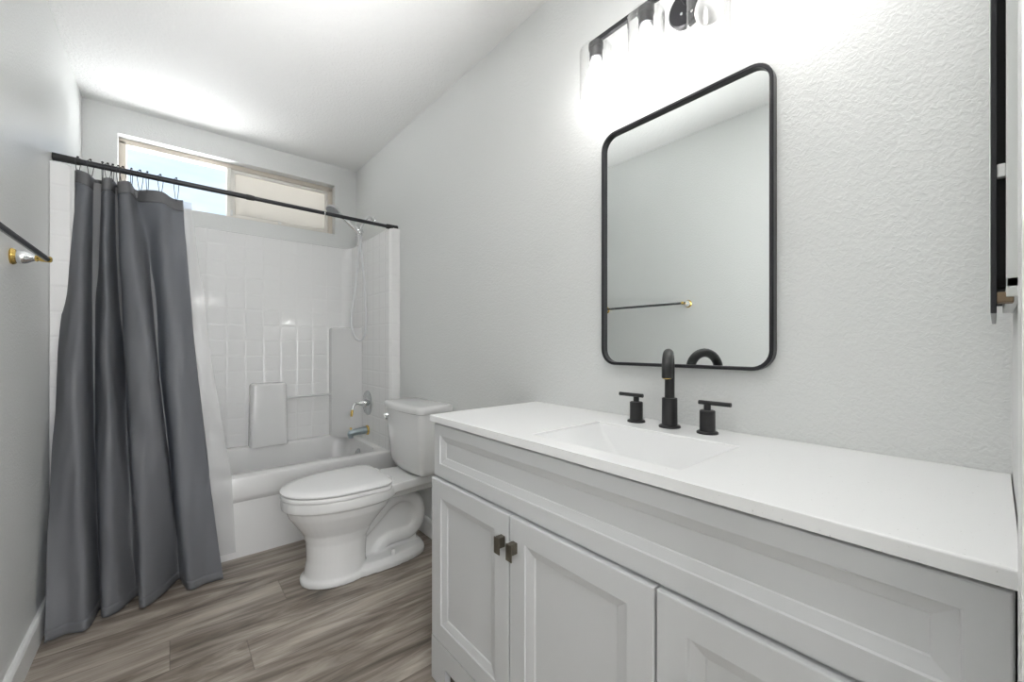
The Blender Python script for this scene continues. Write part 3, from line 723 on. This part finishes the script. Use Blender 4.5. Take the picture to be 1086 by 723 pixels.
bm = new(); box(bm, mx0+0.004, mx1-0.002, 0.0115, 0.0188, mz0+0.52, mz1, 0.0008, 1); part('top_channel', bm, M['brushed'], MC)
bm = new(); box(bm, mx0+0.012, mx1-0.004, 0.0117, 0.0187, mz0+0.03, mz0+0.52); part('gap_shade', bm, M['dark'], MC)  # black slab painting the shade in the gap behind the door
bm = new(); box(bm, mx0+0.001, mx0+0.03, 0.006, 0.019, mz0+0.012, mz0+0.024, 0.001, 1); part('hinge', bm, M['rust'], MC)
bm = new(); box(bm, mx0+0.002, mx0+0.02, 0.0117, 0.0187, mz0+0.155, mz0+0.17, 0.001, 1); part('bumper', bm, M['trim'], MC)

# ------------------------------------------------------------------ shower rod, rings, curtain, liner
RYL, RYR, RZL, RZR = 2.562, 2.545, 1.882, 1.858
def rodp(x): t = x/W; return Vector((x, RYL+(RYR-RYL)*t, RZL+(RZR-RZL)*t))
rod = thing('shower_rod', 'dark grey tension rod spanning the tub alcove wall to wall', 'shower curtain rod', (W/2, 2.553, 1.87))
bm = new(); tube(bm, [rodp(0.02), rodp(0.69)], 0.0125, 20); part('outer_tube', bm, M['rod'], rod, smooth=40)
bm = new(); tube(bm, [rodp(0.68), rodp(W-0.02)], 0.0108, 20); part('inner_tube', bm, M['rod'], rod, smooth=40)
bm = new(); tube(bm, [rodp(0.684), rodp(0.7), rodp(0.72)], [0.0138, 0.0138, 0.0125], 20); part('joint_collar', bm, M['rubber'], rod, smooth=40)
bm = new(); tube(bm, [rodp(1.068), rodp(1.075)], 0.0118, 20); tag(part('joint_ring', bm, M['chrome'], rod, smooth=40), 'pale joint ring')
for a, b in ((0.001, 0.085), (W-0.001, W-0.075)):
    bm = new(); tube(bm, [rodp(a), rodp(a+(b-a)*0.3), rodp(a+(b-a)*0.95), rodp(b)], [0.0165, 0.0160, 0.0150, 0.0126], 20); part('end_cap', bm, M['rubber'], rod, smooth=40)

XO, YO = 0.38, 0.02
Tp = [(-.318, 2.565), (-.303, 2.525), (-.268, 2.520), (-.260, 2.600), (-.240, 2.600), (-.226, 2.520), (-.203, 2.525), (-.190, 2.600), (-.178, 2.515), (-.145, 2.512), (-.128, 2.595), (-.092, 2.545), (-.035, 2.535), (.002, 2.555), (.047, 2.545)]
Mp = [(-.350, 2.44), (-.315, 2.395), (-.272, 2.405), (-.258, 2.525), (-.240, 2.47), (-.214, 2.405), (-.190, 2.415), (-.158, 2.53), (-.146, 2.405), (-.100, 2.365), (-.053, 2.385), (-.040, 2.53), (-.012, 2.415), (.050, 2.405), (.097, 2.435)]
Bp = [(-.350, 2.215), (-.300, 2.232), (-.242, 2.222), (-.220, 2.36), (-.206, 2.275), (-.160, 2.290), (-.108, 2.38), (-.097, 2.262), (-.068, 2.264), (-.018, 2.335), (.030, 2.425), (.046, 2.335), (.068, 2.282), (.122, 2.300), (.187, 2.296)]
PER = 8
def curve(P): return catmull([(x+XO, y+YO, 0) for x, y in P], PER)
cT, cM, cB = curve(Tp), curve(Mp), curve(Bp)
NU = len(cT); ZT, ZM = 1.0, 0.0
def topz(u):   # the header hangs a little lower between and towards the right
    return 1.838-0.022*u+0.006*sin(u*31)-0.018*max(0, u-0.72)/0.28
from mathutils import noise
def curtain_pt(i, v):
    """v: 0 at the hem, 1 at the header"""
    u = i/(NU-1)
    z = 0.012+(topz(u)-0.012)*v
    zm = 0.54
    # quadratic through hem, middle, header
    a, b, c = cB[i], cM[i], cT[i]
    l0 = (v-zm)*(v-1)/((0-zm)*(0-1)); l1 = v*(v-1)/(zm*(zm-1)); l2 = v*(v-zm)/(1*(1-zm))
    p = a*l0+b*l1+c*l2
    n = noise.noise(Vector((u*9.0+v*2.5, v*5.0, 1.7)))*0.012*(4*v*(1-v)+0.15)
    n += noise.noise(Vector((u*26.0-v*6, v*13.0, 5.1)))*0.0045*(1-v*0.6)
    return Vector((p.x+n*0.4, p.y+n, z))
cur = thing('shower_curtain', 'dark grey fabric shower curtain bunched at the left end of rod', 'shower curtain', (0.33, 2.4, 0))
def sheet(ptf, v0, v1, nv, off=0.0, i0=0, i1=None):
    bm = new(); i1 = NU-1 if i1 is None else i1
    G = [[bm.verts.new(ptf(i, v0+(v1-v0)*j/nv)+Vector((0, off, 0))) for i in range(i0, i1+1)] for j in range(nv+1)]
    for j in range(nv):
        for i in range(i1-i0): bm.faces.new((G[j][i], G[j][i+1], G[j+1][i+1], G[j+1][i]))
    return bm
HV = 0.969
cl = part('cloth', sheet(curtain_pt, 0.0, HV, 110), M['curtain'], cur, smooth=180)
hd_ = part('header_band', sheet(curtain_pt, HV, 1.0, 6), M['hem'], cur, smooth=180)
for o in (cl, hd_):
    sm = o.modifiers.new('thickness', 'SOLIDIFY'); sm.thickness = 0.0012 if o is cl else 0.0022; sm.offset = 0
he = part('hem', sheet(curtain_pt, 0.0, 0.020, 3, -0.0016), M['curtain'], cur, smooth=180)
sm = he.modifiers.new('thickness', 'SOLIDIFY'); sm.thickness = 0.0012; sm.offset = 0

# liner
lT = [(-.30, 2.582), (-.22, 2.576), (-.14, 2.584), (-.06, 2.572), (.0, 2.565), (.045, 2.568), (.080, 2.560)]
lM = [(-.33, 2.545), (-.22, 2.530), (-.13, 2.545), (-.04, 2.525), (.05, 2.530), (.10, 2.515), (.150, 2.512)]
lB = [(-.33, 2.440), (-.24, 2.448), (-.14, 2.440), (-.03, 2.448), (.09, 2.440), (.18, 2.452), (.250, 2.446)]
kT, kM, kB = [catmull([(x+XO, y+YO, 0) for x, y in P], 8) for P in (lT, lM, lB)]
def liner_pt(i, v):
    u = i/(len(kT)-1); z = 0.055+(1.815-0.02*u-0.055)*v
    zs = 0.22                       # below the tub rim the film hangs in front of the apron
    if v < zs: p = kB[i].lerp(kM[i], 0.18*v/zs)
    elif v < 0.58:
        t = (v-zs)/(0.58-zs); p = kB[i].lerp(kM[i], 0.18+0.82*t)
    else: p = kM[i].lerp(kT[i], (v-0.58)/0.42)
    n = noise.noise(Vector((u*7+v*3, v*7, 9.3)))*0.006*(1 if v > 0.3 else 0.4)
    return Vector((p.x+n*0.8, p.y+n, z))
bm = new(); n_ = len(kT)
G = [[bm.verts.new(liner_pt(i, j/80)) for i in range(n_)] for j in range(81)]
for j in range(80):
    for i in range(n_-1): bm.faces.new((G[j][i], G[j][i+1], G[j+1][i+1], G[j+1][i]))
lin = link('shower_liner', bm, M['liner'], None, 180)
tag(lin, 'clear white plastic shower liner peeking out right of the grey curtain', 'shower liner')

# rings
ring_x = [-.306, -.268, -.231, -.214, -.198, -.180, -.165, -.137, -.108, -.083, -.037, .021]
def make_ring(drop):
    r = thing('curtain_ring', 'small dark wire curtain ring hooked over the shower rod', 'curtain ring', (0, 0, 0), 'curtain rings on the shower rod')
    bm = new(); pts = []
    for k in range(32):
        a = 2*pi*k/32; s, c = sin(a), cos(a)
        pts.append((0.003*c, 0.0165*c*(1 if s > 0 else 0.55+0.45*(1+s)), 0.0165*s if s > 0 else drop*s))
    tube(bm, pts, 0.0013, 8, closed=True); part('wire', bm, M['rod'], r, smooth=60)
    bm = new(); lathe(bm, (0, 0, 0.0195), (0, 0, 1), [(-0.004, 0), (-0.003, 0.0032), (0, 0.0045), (0.003, 0.0032), (0.004, 0)], 12); part('bead', bm, M['rubber'], r, smooth=60)
    return r
xs_top = [p.x for p in cT]
for rx in ring_x:
    p = rodp(rx+XO)
    u = min(range(NU), key=lambda i: abs(xs_top[i]-p.x))/(NU-1)
    r = make_ring(max(0.034, p.z-topz(u)+0.012))
    r.location = p; r.rotation_euler = (0, 0, radians(random.uniform(-32, 32)))
